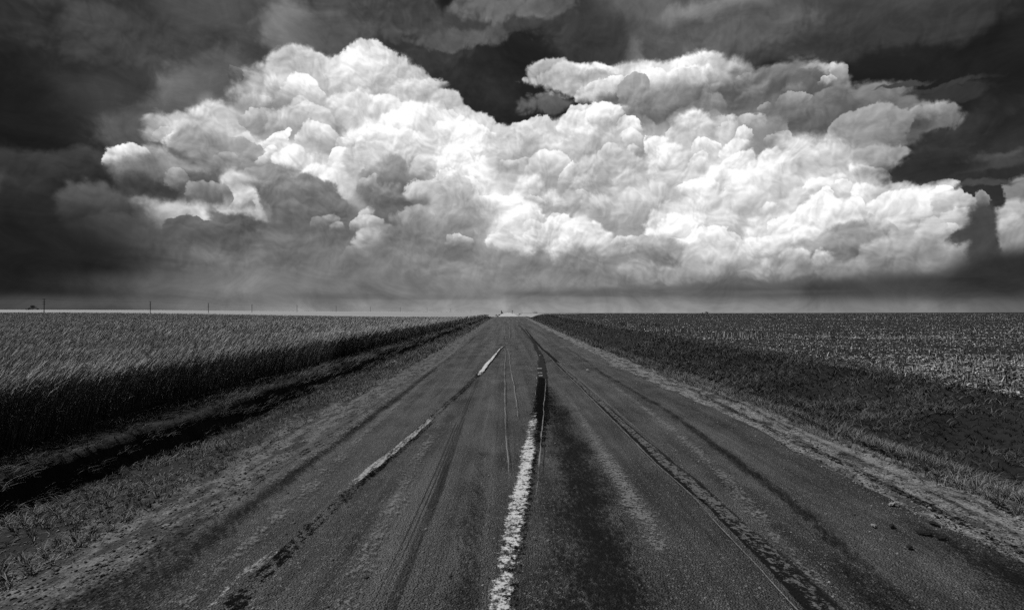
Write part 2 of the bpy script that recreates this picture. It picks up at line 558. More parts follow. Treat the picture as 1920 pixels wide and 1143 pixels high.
surf = split(fv, 0, NV, lambda j: split(fu, 0, NU, lambda i: tile_leaf(i, j)))
wo = W.n.new('ShaderNodeOutputWorld'); W.l.new(surf, wo.inputs[0])
print('PUFFS', len(PF), 'max per region', max(COUNTS), 'sum', sum(COUNTS))
# ------------------------------------------------------------------ terrain
RNG = np.random.default_rng(5)
def sstep(a, b, x):
    t = np.clip((np.asarray(x, float) - a) / (b - a), 0, 1)
    return t * t * (3 - 2 * t)
def vnoise(x, y, seed=0):
    """smooth value noise 0..1 on arrays"""
    x = np.asarray(x, float) + seed * 17.31; y = np.asarray(y, float) - seed * 9.77
    xi, yi = np.floor(x), np.floor(y); fx, fy = x - xi, y - yi
    fx = fx * fx * (3 - 2 * fx); fy = fy * fy * (3 - 2 * fy)
    def h(a, b):
        s = np.sin(a * 127.1 + b * 311.7 + seed * 74.7) * 43758.5453
        return s - np.floor(s)
    return (h(xi, yi) * (1 - fx) + h(xi + 1, yi) * fx) * (1 - fy) + (h(xi, yi + 1) * (1 - fx) + h(xi + 1, yi + 1) * fx) * fy
def fbm(x, y, s, o=4, seed=0):
    v = 0; a = .5; t = 0
    for i in range(o):
        v = v + a * vnoise(x * s, y * s, seed + i); t += a; a *= .5; s *= 2.1
    return v / t

def road_z(y):
    y = np.asarray(y, float)
    z = .83 * sstep(15, 143, y) - .7 * sstep(145, 210, y) + 1.05 * sstep(210, 420, y)
    return z
PX = np.array([-30, -9.0, -6.0, -5.75, -5.40, -5.00, -4.91, -4.80, -4.62, -4.3, -3.8, -3.0, -2.7, 3.6, 4.0, 4.5, 4.85, 5.2, 5.7, 6.3, 7.0, 7.9, 8.8, 9.6, 10.4, 60])
PZ = np.array([.05, .06, .07, .08, .12, .12, -.03, -.20, -.25, -.15, -.10, -.03, -.012, -.012, .0, .02, -.04, -.17, -.36, -.45, -.36, -.12, .04, .08, .06, .06])
def ground_z(x, y, rough=True):
    x = np.asarray(x, float); y = np.asarray(y, float)
    wob = (fbm(y, y * 0, .22, 3, 3) - .5) * .55 * sstep(2.9, 4.6, np.abs(x)) * sstep(14, 9, np.abs(x))
    near = np.interp(x + wob, PX, PZ)
    cr = road_z(y)
    left = (-.22 + 1.2 * sstep(20, 125, -x)) * sstep(40, 165, y) - .5 * sstep(170, 230, y) + .5 * sstep(210, 420, y)
    right = 1.5 * sstep(18, 200, y)
    wl = sstep(4.4, 8.0, -x); wr = sstep(5.5, 12.0, x)
    z = near + cr * (1 - wl - wr) + left * wl + right * wr
    # far land, seen as thin bands under the horizon
    px = VX + F * x / np.maximum(y, 1.0)
    row = np.interp(px, [-600, 0, 300, 500, 760, 900, 1010, 1150, 1320, 1920, 2600], [579.5, 580.3, 581.0, 582.8, 584.2, 585.6, 587.0, 586.6, 586.8, 585.4, 584.8])
    ramp = sstep(230, 1500, y)
    far = EYE + (587.0 - row) * y / F
    z = z * (1 - ramp) + far * ramp
    z = z - 0.012 * np.maximum(y - 2600, 0)
    z = np.where(y < 0, near, z)
    if rough:
        v = sstep(2.75, 3.4, -x) + sstep(3.7, 4.4, x)
        dist = sstep(60, 20, y)
        dt = sstep(5.3, 6.2, x) * sstep(10.2, 8.6, x)
        z = z + dt * (fbm(x, y, .9, 4, 17) - .5) * .62
        z = z + v * dist * ((fbm(x, y, 1.3, 3, 7) - .5) * .10 + (fbm(x, y, 6.0, 3, 9) - .5) * .05)
    return z

def new_mesh(name, verts, faces, mat=None, smooth=False, var=None, uv=None, parent=None):
    me = bpy.data.meshes.new(name)
    verts = np.asarray(verts, np.float32); faces = np.asarray(faces, np.int32)
    n, k = faces.shape
    me.vertices.add(len(verts)); me.vertices.foreach_set('co', verts.ravel())
    me.loops.add(n * k); me.loops.foreach_set('vertex_index', faces.ravel())
    me.polygons.add(n); me.polygons.foreach_set('loop_start', np.arange(n, dtype=np.int32) * k)
    me.update(calc_edges=True)
    if smooth: me.polygons.foreach_set('use_smooth', np.ones(n, bool))
    if var is not None:
        at = me.attributes.new('var', 'FLOAT', 'POINT'); at.data.foreach_set('value', np.asarray(var, np.float32))
    if uv is not None:
        at = me.attributes.new('strip', 'FLOAT_VECTOR', 'POINT'); at.data.foreach_set('vector', np.asarray(uv, np.float32).ravel())
    if mat: me.materials.append(mat)
    o = bpy.data.objects.new(name, me); C.objects.link(o)
    if parent: o.parent = parent
    return o
def tag(o, label=None, cat=None, group=None, kind=None):
    if label: o['label'] = label
    if cat: o['category'] = cat
    if group: o['group'] = group
    if kind: o['kind'] = kind
    return o
def grid(xs, ys, zf):
    X, Y = np.meshgrid(xs, ys)
    V = np.stack([X, Y, zf(X, Y)], -1).reshape(-1, 3)
    nx, ny = len(xs), len(ys)
    i = np.arange(nx - 1)[None] + np.arange(ny - 1)[:, None] * nx
    i = i.ravel()
    return V, np.stack([i, i + 1, i + 1 + nx, i + nx], 1)

# ---- materials, all grey: the place is seen in black and white
def material(name):
    m = bpy.data.materials.new(name); m.use_nodes = True
    m.node_tree.nodes.clear()
    return m, NT(m.node_tree)
ALB = .57
def finish(N, col, rough=.9, bump=None, bstr=.5, bdist=.02, alpha=None, spec=.2):
    b = N.n.new('ShaderNodeBsdfPrincipled')
    if isinstance(col, float): col = (col * ALB, col * ALB, col * ALB, 1)
    else: col = N.m('MULTIPLY', col, ALB)
    N.put(b.inputs['Base Color'], col); N.put(b.inputs['Roughness'], rough); b.inputs['Specular IOR Level'].default_value = spec
    if bump is not None:
        bn = N.n.new('ShaderNodeBump'); bn.inputs['Strength'].default_value = bstr; bn.inputs['Distance'].default_value = bdist
        N.l.new(bump, bn.inputs['Height']); N.l.new(bn.outputs[0], b.inputs['Normal'])
    if alpha is not None: N.put(b.inputs['Alpha'], alpha)
    o = N.n.new('ShaderNodeOutputMaterial'); N.l.new(b.outputs[0], o.inputs[0])
def gpos(N): return N.n.new('ShaderNodeNewGeometry').outputs['Position']
def grey(v): return (v, v, v, 1)

# soil and gravel of the land, by position across the road
mat_ground, N = material('soil_and_gravel')
P = gpos(N); x, y, z = N.sep(P)
nz = N.noise(P, 9.0, 5, .65)[0]; nb = N.noise(P, .7, 4, .6)[0]; nf = N.noise(P, 60.0, 3, .7)[0]
st = N.noise(N.v('MULTIPLY', P, (2.2, .6, 1)), 1.6, 5, .66)[0]
xw = N.m('ADD', x, N.m('MULTIPLY', N.m('SUBTRACT', st, .5), 1.5))
gl = N.m('MULTIPLY', N.mr(xw, -3.75, -3.15), N.mr(xw, -2.2, -2.4))
gr = N.m('MULTIPLY', N.mr(xw, 4.75, 4.35), N.mr(xw, 3.1, 3.5))
gravel = N.m('MAXIMUM', N.m('MULTIPLY', gl, .5), N.m('MULTIPLY', gr, .8))
soil = N.m('MULTIPLY_ADD', nz, .030, .004)
pale = N.m('ADD', N.m('MULTIPLY', N.mr(nf, .34, .70), .36), N.m('MULTIPLY_ADD', N.mr(nz, .35, .7), .22, .02))
rut = N.mr(N.noise(N.v('MULTIPLY', P, (4.0, 1.1, 1)), 1.3, 5, .7)[0], .58, .46)
pale = N.m('MULTIPLY', pale, N.m('MULTIPLY_ADD', rut, .75, .25))
c = N.mix(gravel, soil, pale)
# far land: a ripe crop left of the road and beyond, sunlight painted into its pale tone, dark ploughed land to the right
farl = N.m('MULTIPLY', N.mr(y, 172, 180, mode='LINEAR'), N.mr(x, 26, 20))
band = N.noise(N.v('MULTIPLY', P, (.004, .02, 0)), 1.0, 3, .6)[0]
c = N.mix(farl, c, N.m('MULTIPLY_ADD', band, .24, .28))
farr = N.m('MULTIPLY', N.mr(y, 200, 215, mode='LINEAR'), N.mr(x, 34, 40))
c = N.mix(farr, c, .012)
stones = N.vor(P, 38.0, 0, dim='3D')
bump = N.m('ADD', N.m('MULTIPLY', nz, 1.2), N.m('MULTIPLY', N.m('SUBTRACT', 1.0, stones), .5))
finish(N, c, .95, bump, .8, .03)

xs = np.unique(np.concatenate([-np.geomspace(30, 5200, 40)[::-1], np.linspace(-30, -9, 22), np.linspace(-9, -2.5, 110), np.linspace(-2.5, 3.4, 10),
                               np.linspace(3.4, 12, 130), np.linspace(12, 30, 26), np.geomspace(30, 5200, 40)]))
ys = np.unique(np.concatenate([np.linspace(-40, 0, 8), np.arange(1.0, 14, .07), np.geomspace(14, 60, 170), np.geomspace(60, 420, 110), np.geomspace(420, 6000, 60)]))
V, Fc = grid(xs, ys, ground_z)
tag(new_mesh('ground', V, Fc, mat_ground, True), kind='structure')

# ---- asphalt
mat_road, N = material('worn_asphalt')
P = gpos(N); x, y, z = N.sep(P)
agg = N.vor(P, 75.0, 0, dim='3D'); agg2 = N.vor(P, 28.0, 0, dim='3D')
nf = N.noise(P, 110.0, 2, .7)[0]
nm = N.noise(N.v('MULTIPLY', P, (1.6, .55, 1)), 1.2, 5, .62)[0]
streak = N.noise(N.v('MULTIPLY', P, (3.0, .06, 1)), 1.0, 4, .6)[0]
fine_streak = N.noise(N.v('MULTIPLY', P, (26.0, .5, 1)), 1.0, 3, .6)[0]
c = N.m('MULTIPLY_ADD', N.mr(nm, .32, .70), .068, .006)
c = N.m('MULTIPLY_ADD', N.mr(streak, .38, .66), .06, c)
c = N.m('MULTIPLY', c, N.m('MULTIPLY_ADD', fine_streak, .7, .65))
c = N.m('MULTIPLY', c, N.m('MULTIPLY_ADD', N.mr(nf, .3, .7), 1.1, .38))
sp = N.m('MULTIPLY', N.mr(agg, .32, .16), N.mr(N.noise(P, 33.0, 1, .5)[0], .50, .68))
c = N.mix(N.m('MULTIPLY', sp, .8), c, .32)
drk = N.mr(N.noise(N.v('MULTIPLY', P, (1.0, .3, 1)), 2.4, 5, .7)[0], .60, .72)
c = N.mix(N.m('MULTIPLY', drk, .5), c, .012)
bump = N.m('ADD', N.m('SUBTRACT', 1.0, agg), N.m('ADD', N.m('MULTIPLY', nm, 1.5), N.m('MULTIPLY', fine_streak, .4)))
finish(N, c, .78, bump, 1.0, .030, spec=.32)
rys = np.unique(np.concatenate([np.linspace(-30, 0, 6), np.arange(.5, 20, .08), np.geomspace(20, 150, 260), np.geomspace(150, 1500, 40)]))
rxs = np.linspace(0, 1, 36)
def road_edge(y):
    wl = (fbm(y, y * 0, .5, 5, 21) - .5) * .45
    wr = (fbm(y, y * 0, .5, 4, 25) - .5) * .8
    return -2.62 + wl, 3.72 + wr
R, Yg = np.meshgrid(rxs, rys)
le, re_ = road_edge(Yg)
Xg = le + (re_ - le) * R
def road_top(X, Y):
    crown = .028 * (1 - ((X - .5) / 3.3) ** 2)
    ruts = -.012 * (np.exp(-((X + 1.25) / .35) ** 2) + np.exp(-((X - .1) / .3) ** 2) + np.exp(-((X - 2.2) / .35) ** 2))
    return road_z(Y) + crown + ruts + (fbm(X, Y, .5, 2, 31) - .5) * .02
Zg = road_top(Xg, Yg) + .004
edge = np.minimum(R, 1 - R)
Zg = np.where(edge < .001, Zg - .05, Zg)
V = np.stack([Xg, Yg, Zg], -1).reshape(-1, 3)
nx = len(rxs); i = (np.arange(nx - 1)[None] + np.arange(len(rys) - 1)[:, None] * nx).ravel()
tag(new_mesh('road', V, np.stack([i, i + 1, i + 1 + nx, i + nx], 1), mat_road, True), kind='structure')
# the far stretch beyond the crest: sunlight painted in as a pale colour
mat_far_road, N = material('painted_sun_road')
P = gpos(N)
finish(N, N.m('MULTIPLY_ADD', N.noise(P, .4, 3, .6)[0], .3, .45), .9)
fy = np.geomspace(205, 1400, 50)
FR, FY = np.meshgrid(np.linspace(-4.2, 4.6, 6), fy)
V = np.stack([FR, FY, road_z(FY) * 0 + ground_z(FR, FY, False) + .12], -1).reshape(-1, 3)
i = (np.arange(5)[None] + np.arange(len(fy) - 1)[:, None] * 6).ravel()
tag(new_mesh('far_road', V, np.stack([i, i + 1, i + 7, i + 6], 1), mat_far_road, True), kind='structure')

def on_road(px, py):
    d = ray(px, py)
    lo, hi = .5, 142.0
    f = lambda yy: (EYE + d.z / d.y * yy) - float(road_top(d.x / d.y * yy, yy))
    for _ in range(40):
        m = (lo + hi) / 2
        if f(m) > 0: lo = m
        else: hi = m
    return d.x / d.y * lo, lo

# ---- marks lying on the asphalt: thin sheets with torn edges
def strip_mat(name, col, cover=.5, edge=.25, sx=6.0, sy=1.0, sc=1.0, hard=.12, var=.25, amax=1.0, fine=.5, fall=.75):
    """cover: share covered; edge: how far the sides fade; sx, sy: grain across and along the road"""
    m, N = material(name)
    P = gpos(N)
    a = N.n.new('ShaderNodeAttribute'); a.attribute_name = 'strip'
    u, v, w = N.sep(a.outputs['Vector'])
    q = N.v('MULTIPLY', P, (sx, sy, 1))
    n = N.m('MULTIPLY_ADD', N.m('SUBTRACT', N.noise(N.v('MULTIPLY', P, (30, 20, 1)), 1.0, 4, .75)[0], .5), fine * 1.0, N.noise(q, sc, 6, .68)[0])
    n2 = N.noise(P, 70.0, 2, .6)[0]
    e = N.m('MULTIPLY', N.mr(u, 0.0, edge), N.mr(u, 1.0, 1 - edge))
    val = N.m('ADD', N.m('MULTIPLY_ADD', N.m('SUBTRACT', n2, .5), .35, n), N.m('MULTIPLY_ADD', N.m('MULTIPLY', e, w), fall, -fall))
    al = N.m('MULTIPLY', N.mr(val, 1 - cover - hard, 1 - cover + hard), amax)
    c = N.m('MULTIPLY', N.m('MULTIPLY_ADD', n2, var * 2, 1 - var), col)
    finish(N, c, .9, alpha=al, bump=N.m('ADD', n2, n), bstr=.5, bdist=.008, spec=.02)
    return m
LAY = [0]
WOB = .03
def strip(name, pts, mat, wscale=1.0):
    """pts: photo pixel x, y, width in photo pixels, strength"""
    LAY[0] += 1
    zo = .006 + .0015 * LAY[0]
    w = []
    for q in pts:
        px, py, wd = q[:3]; s = q[3] if len(q) > 3 else 1.0
        x, y = on_road(px, py); x2, y2 = on_road(px + wd, py)
        w.append((x, y, abs(x2 - x) * wscale, s))
    w.sort(key=lambda a: a[1])
    if max(q[1] for q in pts) >= 1143:                    # runs on towards and under the camera
        a_, b_ = w[0], w[1]; ny = a_[1] * .5
        k_ = (a_[1] - ny) / (b_[1] - a_[1])
        w.insert(0, (a_[0] + (a_[0] - b_[0]) * min(k_, 2) * .6, ny, a_[2], a_[3]))
    w = np.array(w)
    yy = np.unique(np.concatenate([np.arange(w[0, 1], min(w[-1, 1], 20), .08), np.geomspace(max(w[0, 1], 20), max(w[-1, 1], 20.1), 90) if w[-1, 1] > 20 else np.array([w[-1, 1]])]))
    t = np.log(yy); tw = np.log(w[:, 1])
    xc = np.interp(t, tw, w[:, 0]) + (fbm(yy, yy * 0 + LAY[0], 1.1, 4, 91) - .5) * WOB + (fbm(yy, yy * 0, .35, 2, 93) - .5) * .09; ww = np.interp(t, tw, w[:, 2]); ss = np.interp(t, tw, w[:, 3])
    ww = ww * (1 + (fbm(yy, yy * 0 + 7 * LAY[0], 1.7, 4, 95) - .5) * .7)
    k = 9
    U = np.linspace(0, 1, k)
    X = xc[:, None] + (U[None] - .5) * ww[:, None]
    Y = np.repeat(yy[:, None], k, 1)
    Z = np.where((X > -2.5) & (X < 3.6), road_top(X, Y) + .004, ground_z(X, Y) + .02) + zo
    Vv = np.stack([X, Y, Z], -1).reshape(-1, 3)
    uv = np.stack([np.repeat(U[None], len(yy), 0), Y, np.repeat(ss[:, None], k, 1)], -1).reshape(-1, 3)
    i = (np.arange(k - 1)[None] + np.arange(len(yy) - 1)[:, None] * k).ravel()
    return tag(new_mesh(name, Vv, np.stack([i, i + 1, i + 1 + k, i + k], 1), mat, True, uv=uv), kind='structure')

m_dark = strip_mat('dark_tar_and_vignette', .010, .56, .5, 2.8, 1.4, 1.3, .26, .5, .72, 2.0, .45)
m_black = strip_mat('black_tar', .003, .60, .6, 4, 4.0, 1.1, .08, .3, .97, 1.2, .45)
m_dust = strip_mat('pale_dust', .30, .46, .5, 3.0, 2.2, 1.2, .22, .6, .72, 2.0, .45)
m_paint = strip_mat('worn_white_paint', .72, .48, .40, 6, 7.0, 1.2, .14, .45, 1.0, 1.1, .55)
m_paint2 = strip_mat('scuffed_white_paint', .44, .43, .3, 18, 2.0, 1.0, .10, .25, 1.0, .8, .6)
m_paint3 = strip_mat('scuffed_white_paint', .72, .56, .3, 6, 1.2, 1.0, .12, .25, 1.0, .8, .6)
m_line = strip_mat('thin_pale_line', .36, .60, .5, 20, 1.0, 1.0, .15, .3, .7, .4, .6)
m_patch2 = strip_mat('seal_strip', .035, .74, .2, 3, 1, 1.0, .12, .4, .8, .8, .6)
m_patch = strip_mat('seal_strip', .014, .80, .2, 3, 1, 1.0, .10, .4, .8, .6, .6)
m_chips = strip_mat('loose_chippings', .19, .53, .3, 8, 5, 1.6, .12, .5, .85, 1.4, .5)
m_tyre = strip_mat('tyre_track', .008, .58, .4, 34, .4, 1.0, .2, .3, .65, .4, .6)

# broad tones first
strip('road_stain_and_vignette', [(1150, 1200, 520, 1.3), (1130, 1143, 430, 1.3), (1100, 1000, 260, 1.3), (1085, 900, 180, 1.25), (1066, 820, 120, 1.1), (1048, 760, 70, .8)], m_dark)
strip('road_dust', [(1240, 1040, 60, .6), (1225, 1010, 90, 1.0), (1190, 950, 90, 1.2), (1150, 890, 74, 1.2), (1110, 820, 46), (1075, 760, 28, .8), (1050, 720, 14, .5)], m_dust)
strip('road_dust', [(1560, 1143, 110, .8), (1440, 1000, 90, .8), (1340, 880, 70), (1260, 806, 52), (1190, 752, 30), (1110, 695, 18, .7)], m_dust)
strip('road_stain_and_vignette', [(1700, 1143, 80, .9), (1520, 980, 60), (1370, 860, 44), (1250, 770, 30), (1130, 700, 18, .8), (1060, 650, 9, .7)], m_dark)
strip('road_stain_and_vignette', [(240, 1143, 170), (420, 990, 120), (560, 880, 76), (650, 815, 52), (740, 750, 34), (820, 690, 20, .8), (890, 632, 10, .7)], m_dark)
strip('road_dust', [(330, 1143, 90, .8), (560, 930, 70, .8), (700, 800, 40, .8), (800, 710, 24, .8), (880, 640, 12, .8)], m_dust)
strip('road_dust', [(640, 1143, 150, .8), (720, 980, 100, .8), (780, 860, 60, .8), (850, 750, 30, .6)], m_dust)
strip('road_stain_and_vignette', [(860, 1143, 120, .8), (880, 980, 90, .7), (905, 850, 50, .5)], m_dark)
strip('road_stain_and_vignette', [(1008, 655, 10), (1000, 640, 12), (985, 622, 9), (972, 608, 6, .7)], m_dark)
strip('road_stain_and_vignette', [(1990, 1143, 420), (1860, 1060, 300), (1760, 1010, 170, .9), (1680, 975, 80, .6)], m_dark)  # dark mud, and vignette darkening painted into the lower right corner
strip('road_stain_and_vignette', [(1650, 1143, 120, .9), (1560, 1040, 80, .7), (1470, 960, 40, .5)], m_dark)  # carries the painted lower right darkening further in, over the mud
strip('road_stain_and_vignette', [(120, 1143, 200), (300, 1040, 120, .8), (420, 960, 60, .6)], m_dark)  # lower left corner darkening painted on as a dark strip
# broken mud and ruts along the shoulders
strip('shoulder_rut', [(2050, 1110, 60, .9), (1850, 1010, 50, .9), (1700, 935, 40, 1), (1600, 884, 30, 1), (1480, 824, 22, 1), (1380, 775, 16, 1), (1280, 725, 11, 1), (1180, 678, 7, .9)], m_black)
strip('shoulder_rut', [(2080, 1060, 40, .7), (1900, 975, 40, .8), (1740, 895, 34, .9), (1600, 832, 26, 1), (1480, 780, 20, 1), (1380, 736, 13, .9), (1260, 690, 8, .8)], m_black)
strip('shoulder_dust', [(2000, 1052, 60, .9), (1800, 955, 56, 1), (1680, 896, 50, 1.1), (1560, 840, 42, 1.2), (1440, 784, 30, 1.2), (1340, 738, 20, 1.1), (1230, 690, 13, 1), (1130, 648, 8, .9)], m_dust)
strip('shoulder_rut', [(60, 1143, 60, .6), (300, 1010, 50, .8), (460, 915, 36, .8), (600, 830, 24, .8), (720, 752, 14, .8), (820, 690, 8, .8)], m_black)
strip('shoulder_dust', [(500, 915, 60, .6), (610, 840, 54, .9), (700, 772, 44, .9), (790, 706, 26, .9), (868, 648, 14, .8)], m_dust)
# tyre tracks on the left lane
strip('tyre_track', [(728, 1143, 34), (758, 1070, 28), (800, 960, 22), (835, 870, 15), (862, 800, 10, .9), (885, 735, 7, .8), (905, 690, 4, .6)], m_tyre)
strip('tyre_track', [(700, 1143, 10, .8), (738, 1060, 8), (784, 955, 7), (825, 865, 6), (855, 795, 5)], m_tyre)
strip('tyre_track', [(590, 1143, 60, .7), (660, 1010, 40, .6), (740, 890, 30, .5), (800, 810, 20, .5)], m_tyre)
# left seam: paint, tar, paint again
strip('road_seam', [(430, 1143, 60), (520, 1050, 46), (610, 965, 44), (650, 925, 40), (730, 855, 28), (800, 792, 24), (845, 752, 20), (880, 720, 18), (912, 685, 12), (945, 648, 5)], m_black)
strip('road_marking', [(395, 1143, 50, .8), (470, 1075, 48, 1.1), (520, 1040, 40, .9), (560, 1005, 26, .5), (620, 950, 20, .6)], m_paint2)
strip('road_marking', [(630, 938, 30, .7), (668, 905, 32, 1.1), (705, 876, 32, 1.2), (760, 832, 24, 1.1), (800, 797, 20, 1.05), (830, 768, 13, .8), (860, 738, 9, .6)], m_paint2)
strip('road_marking', [(898, 706, 12, .8), (908, 692, 13, 1.2), (918, 678, 10, 1.2), (930, 663, 5, 1), (946, 648, 3, .8)], m_paint3)
# thin double lines either side of an old patch
strip('road_line', [(952, 960, 6, .5), (949, 860, 6), (946, 760, 4), (946, 700, 3), (947, 655, 2)], m_line)
strip('road_line', [(973, 815, 5, .6), (968, 760, 4), (959, 700, 3), (952, 655, 2)], m_line)
strip('road_line', [(950, 640, 2), (946, 625, 1.6), (946, 612, 1.3), (948, 600, 1)], m_line)
strip('road_line', [(954, 640, 2), (956, 625, 1.6), (955, 612, 1.3), (953, 600, 1)], m_line)
# right seam with chippings and pale lips
strip('road_patch', [(1530, 1143, 84), (1430, 1045, 68), (1330, 950, 48), (1250, 880, 36), (1180, 812, 25), (1100, 736, 14), (1045, 682, 9), (1002, 640, 4), (985, 617, 2)], m_patch)
strip('loose_chippings', [(1530, 1143, 90, .7), (1430, 1045, 70, .8), (1330, 950, 46), (1250, 880, 36), (1180, 812, 24), (1100, 736, 14), (1045, 682, 8)], m_chips)
strip('road_line', [(1478, 1143, 7), (1390, 1045, 6), (1302, 950, 5), (1228, 880, 4.5), (1166, 812, 4), (1092, 736, 3), (1041, 684, 2), (1000, 642, 1.3), (985, 620, 1)], m_line)
strip('road_line', [(1280, 880, 3, .6), (1196, 812, 3, .8), (1109, 736, 2.5), (1050, 684, 1.8)], m_line)
# the centre strip: tar, bracket mark, then torn white paint
strip('road_patch', [(1010, 790, 38, .7), (1014, 720, 26, .9), (1016, 700, 20), (1012, 670, 12), (1003, 648, 8), (994, 634, 6)], m_patch2)
strip('road_seam', [(1000, 860, 60, .8), (1006, 825, 66, 1.1), (1010, 780, 66, 1.35), (1014, 740, 54, 1.45), (1015, 712, 32, 1.3)], m_black)
strip('road_seam', [(1020, 800, 150, .75), (1024, 750, 110, .9), (1018, 725, 80, .75)], m_black)
strip('road_marking', [(926, 1200, 108, .95), (936, 1143, 98, 1.0), (950, 1070, 88, .92), (961, 1000, 76, 1.05), (973, 930, 66, 1.12), (982, 885, 56, 1.2), (989, 850, 46, 1.12), (995, 820, 36, .9), (1000, 795, 30, .95), (1004, 772, 14, .5)], m_paint)
strip('road_line', [(998, 960, 8, .5), (1008, 880, 7, 1), (1014, 820, 6), (1020, 760, 4), (1023, 715, 3)], m_line)
strip('road_line', [(1006, 708, 3), (1003, 745, 3, .8), (1000, 775, 3, .5)], m_line)
def bar(px0, px1, py, th, mat=m_paint2):
    c_ = (px0 + px1) / 2
    return strip('road_marking', [(c_, py + th, px1 - px0, 1.3), (c_, py, px1 - px0, 1.3)], mat)
bar(1004, 1021, 694, 1.2); bar(1005, 1020, 702.5, 1.2); bar(1006, 1022, 708, 1.6)
bar(1098, 1106, 696.5, 1.4); bar(1009, 1013, 669, 1)
# ------------------------------------------------------------------ vegetation (each kind one uncountable stand)
def mat_var(name, lo, hi, rough=.75, nscale=None, trans=0.0):
    m, N = material(name)
    a = N.n.new('ShaderNodeAttribute'); a.attribute_name = 'var'
    c = N.m('MULTIPLY_ADD', a.outputs['Fac'], hi - lo, lo)
    if nscale:
        n = N.noise(gpos(N), nscale, 3, .6)[0]
        c = N.m('MULTIPLY', c, N.m('MULTIPLY_ADD', n, 1.2, .4))
    finish(N, c, rough, spec=.2)
    return m

def blades(x, y, z, h, w, lean, ang, face=None, droop=.35, var=None):
    """bent grass blades: 2 quads + tip as 3 quads strip; arrays"""
    n = len(x)
    if face is None: face = RNG.uniform(0, math.pi, n)
    dx, dy = np.cos(face) * w / 2, np.sin(face) * w / 2
    lx, ly = np.cos(ang) * lean, np.sin(ang) * lean
    P = []
    for t, k in ((0, 1.0), (.45, .9), (.8, .6), (1.0, .08)):
        cx = x + lx * h * (t ** 1.6); cy = y + ly * h * (t ** 1.6)
        cz = z + h * (t - droop * t * t * np.minimum(lean, 1.2))
        P.append(np.stack([cx - dx * k, cy - dy * k, cz], -1)); P.append(np.stack([cx + dx * k, cy + dy * k, cz], -1))
    V = np.stack(P, 1)                       # n,8,3
    b = np.arange(n)[:, None] * 8
    F = np.stack([b + np.array([[0, 1, 3, 2]]), b + np.array([[2, 3, 5, 4]]), b + np.array([[4, 5, 7, 6]])], 1).reshape(-1, 4)
    va = np.repeat(var if var is not None else RNG.uniform(0, 1, n), 8)
    return V.reshape(-1, 3), F, va
def join(parts):
    Vs, Fs, As = [], [], []; o = 0
    for V, F_, A in parts:
        Vs.append(V); Fs.append(F_ + o); As.append(A); o += len(V)
    return np.concatenate(Vs), np.concatenate(Fs), np.concatenate(As)

def scatter(n, x0, x1, y0, y1, p=1.0):
    """more points near the camera: density falls as y^-p"""
    u = RNG.uniform(0, 1, n)
    if abs(p - 1) < 1e-3: y = y0 * (y1 / y0) ** u
    else: y = (y0 ** (1 - p) + u * (y1 ** (1 - p) - y0 ** (1 - p))) ** (1 / (1 - p))
    x = RNG.uniform(0, 1, n)
    return x0 + (x1 - x0) * x, y
def visible(x, y): return np.abs(x) < 1.05 * y + 3.0

# ---- wheat
WX = -5.88
m_wheat = mat_var('ripening_wheat', .05, .62, .7, 1.1)
def wheat_part(n, x0, x1, y0, y1, p, scale, seed):
    # x counted from the field edge, denser near it for the close rows
    x, y = scatter(n, x0, x1, y0, y1, p)
    k = visible(x, y); x, y = x[k], y[k]
    edge = WX + (fbm(y, y * 0, 1.1, 3, 41) - .5) * .30
    k = x < edge; x, y = x[k], y[k]
    n = len(x)
    z = ground_z(x, y, False) - .02
    patch = fbm(x, y, .35, 3, 43)
    H = (.68 + .16 * patch + RNG.normal(0, .055, n))
    ang = RNG.normal(.35, .4, n)                         # the wind bends it towards the road
    lean = RNG.uniform(.14, .42, n)
    wave = fbm(x * .35, y, .5, 3, 47)
    var = np.clip(.02 + .4 * patch + .55 * wave + RNG.normal(0, .2, n), 0, 1)
    parts = [blades(x, y, z, H, .008 * scale, lean, ang, droop=.08, var=var * .6)]
    # ears with bristles
    ex = x + np.cos(ang) * lean * H; ey = y + np.sin(ang) * lean * H; ez = z + H * (1 - .08 * lean) - .015
    for da in (-.35, 0, .35, 1.2):
        parts.append(blades(ex, ey, ez, .17 * np.ones(n) * (1 + .4 * (scale > 1.5)), .014 * scale * (1.0 if da == 0 else .45), np.clip(lean + .25 + abs(da) * .25, 0, 1.1), ang + da * .8, droop=.25, var=np.clip(var + .25, 0, 1)))
    k = RNG.uniform(0, 1, n) < .8                           # a hanging leaf
    parts.append(blades(x[k], y[k], z[k] + H[k] * RNG.uniform(.3, .7, k.sum()), .22 * np.ones(k.sum()), .010 * scale, RNG.uniform(.7, 1.3, k.sum()), RNG.uniform(0, 6.28, k.sum()), droop=.6, var=var[k] * .5))
    return join(parts)
wp = [wheat_part(13000, WX - 1.0, WX + .2, 3.2, 22, 1.0, .85, 1), wheat_part(24000, -20, WX - .6, 3.5, 22, .9, 1.0, 2),
      wheat_part(8500, WX - 1.4, WX + .2, 20, 60, .9, 1.6, 3), wheat_part(36000, -70, WX, 20, 70, .8, 1.8, 4),
      wheat_part(4500, WX - 3, WX + .2, 58, 168, .7, 3.4, 6), wheat_part(34000, -175, WX, 60, 170, .4, 4.0, 5)]
V, Fc, A = join(wp)
wheat = new_mesh('wheat_field', V, Fc, m_wheat, False, var=A)
tag(wheat, 'dense stand of bearded wheat bending in the wind left of the road', 'wheat', kind='stuff')
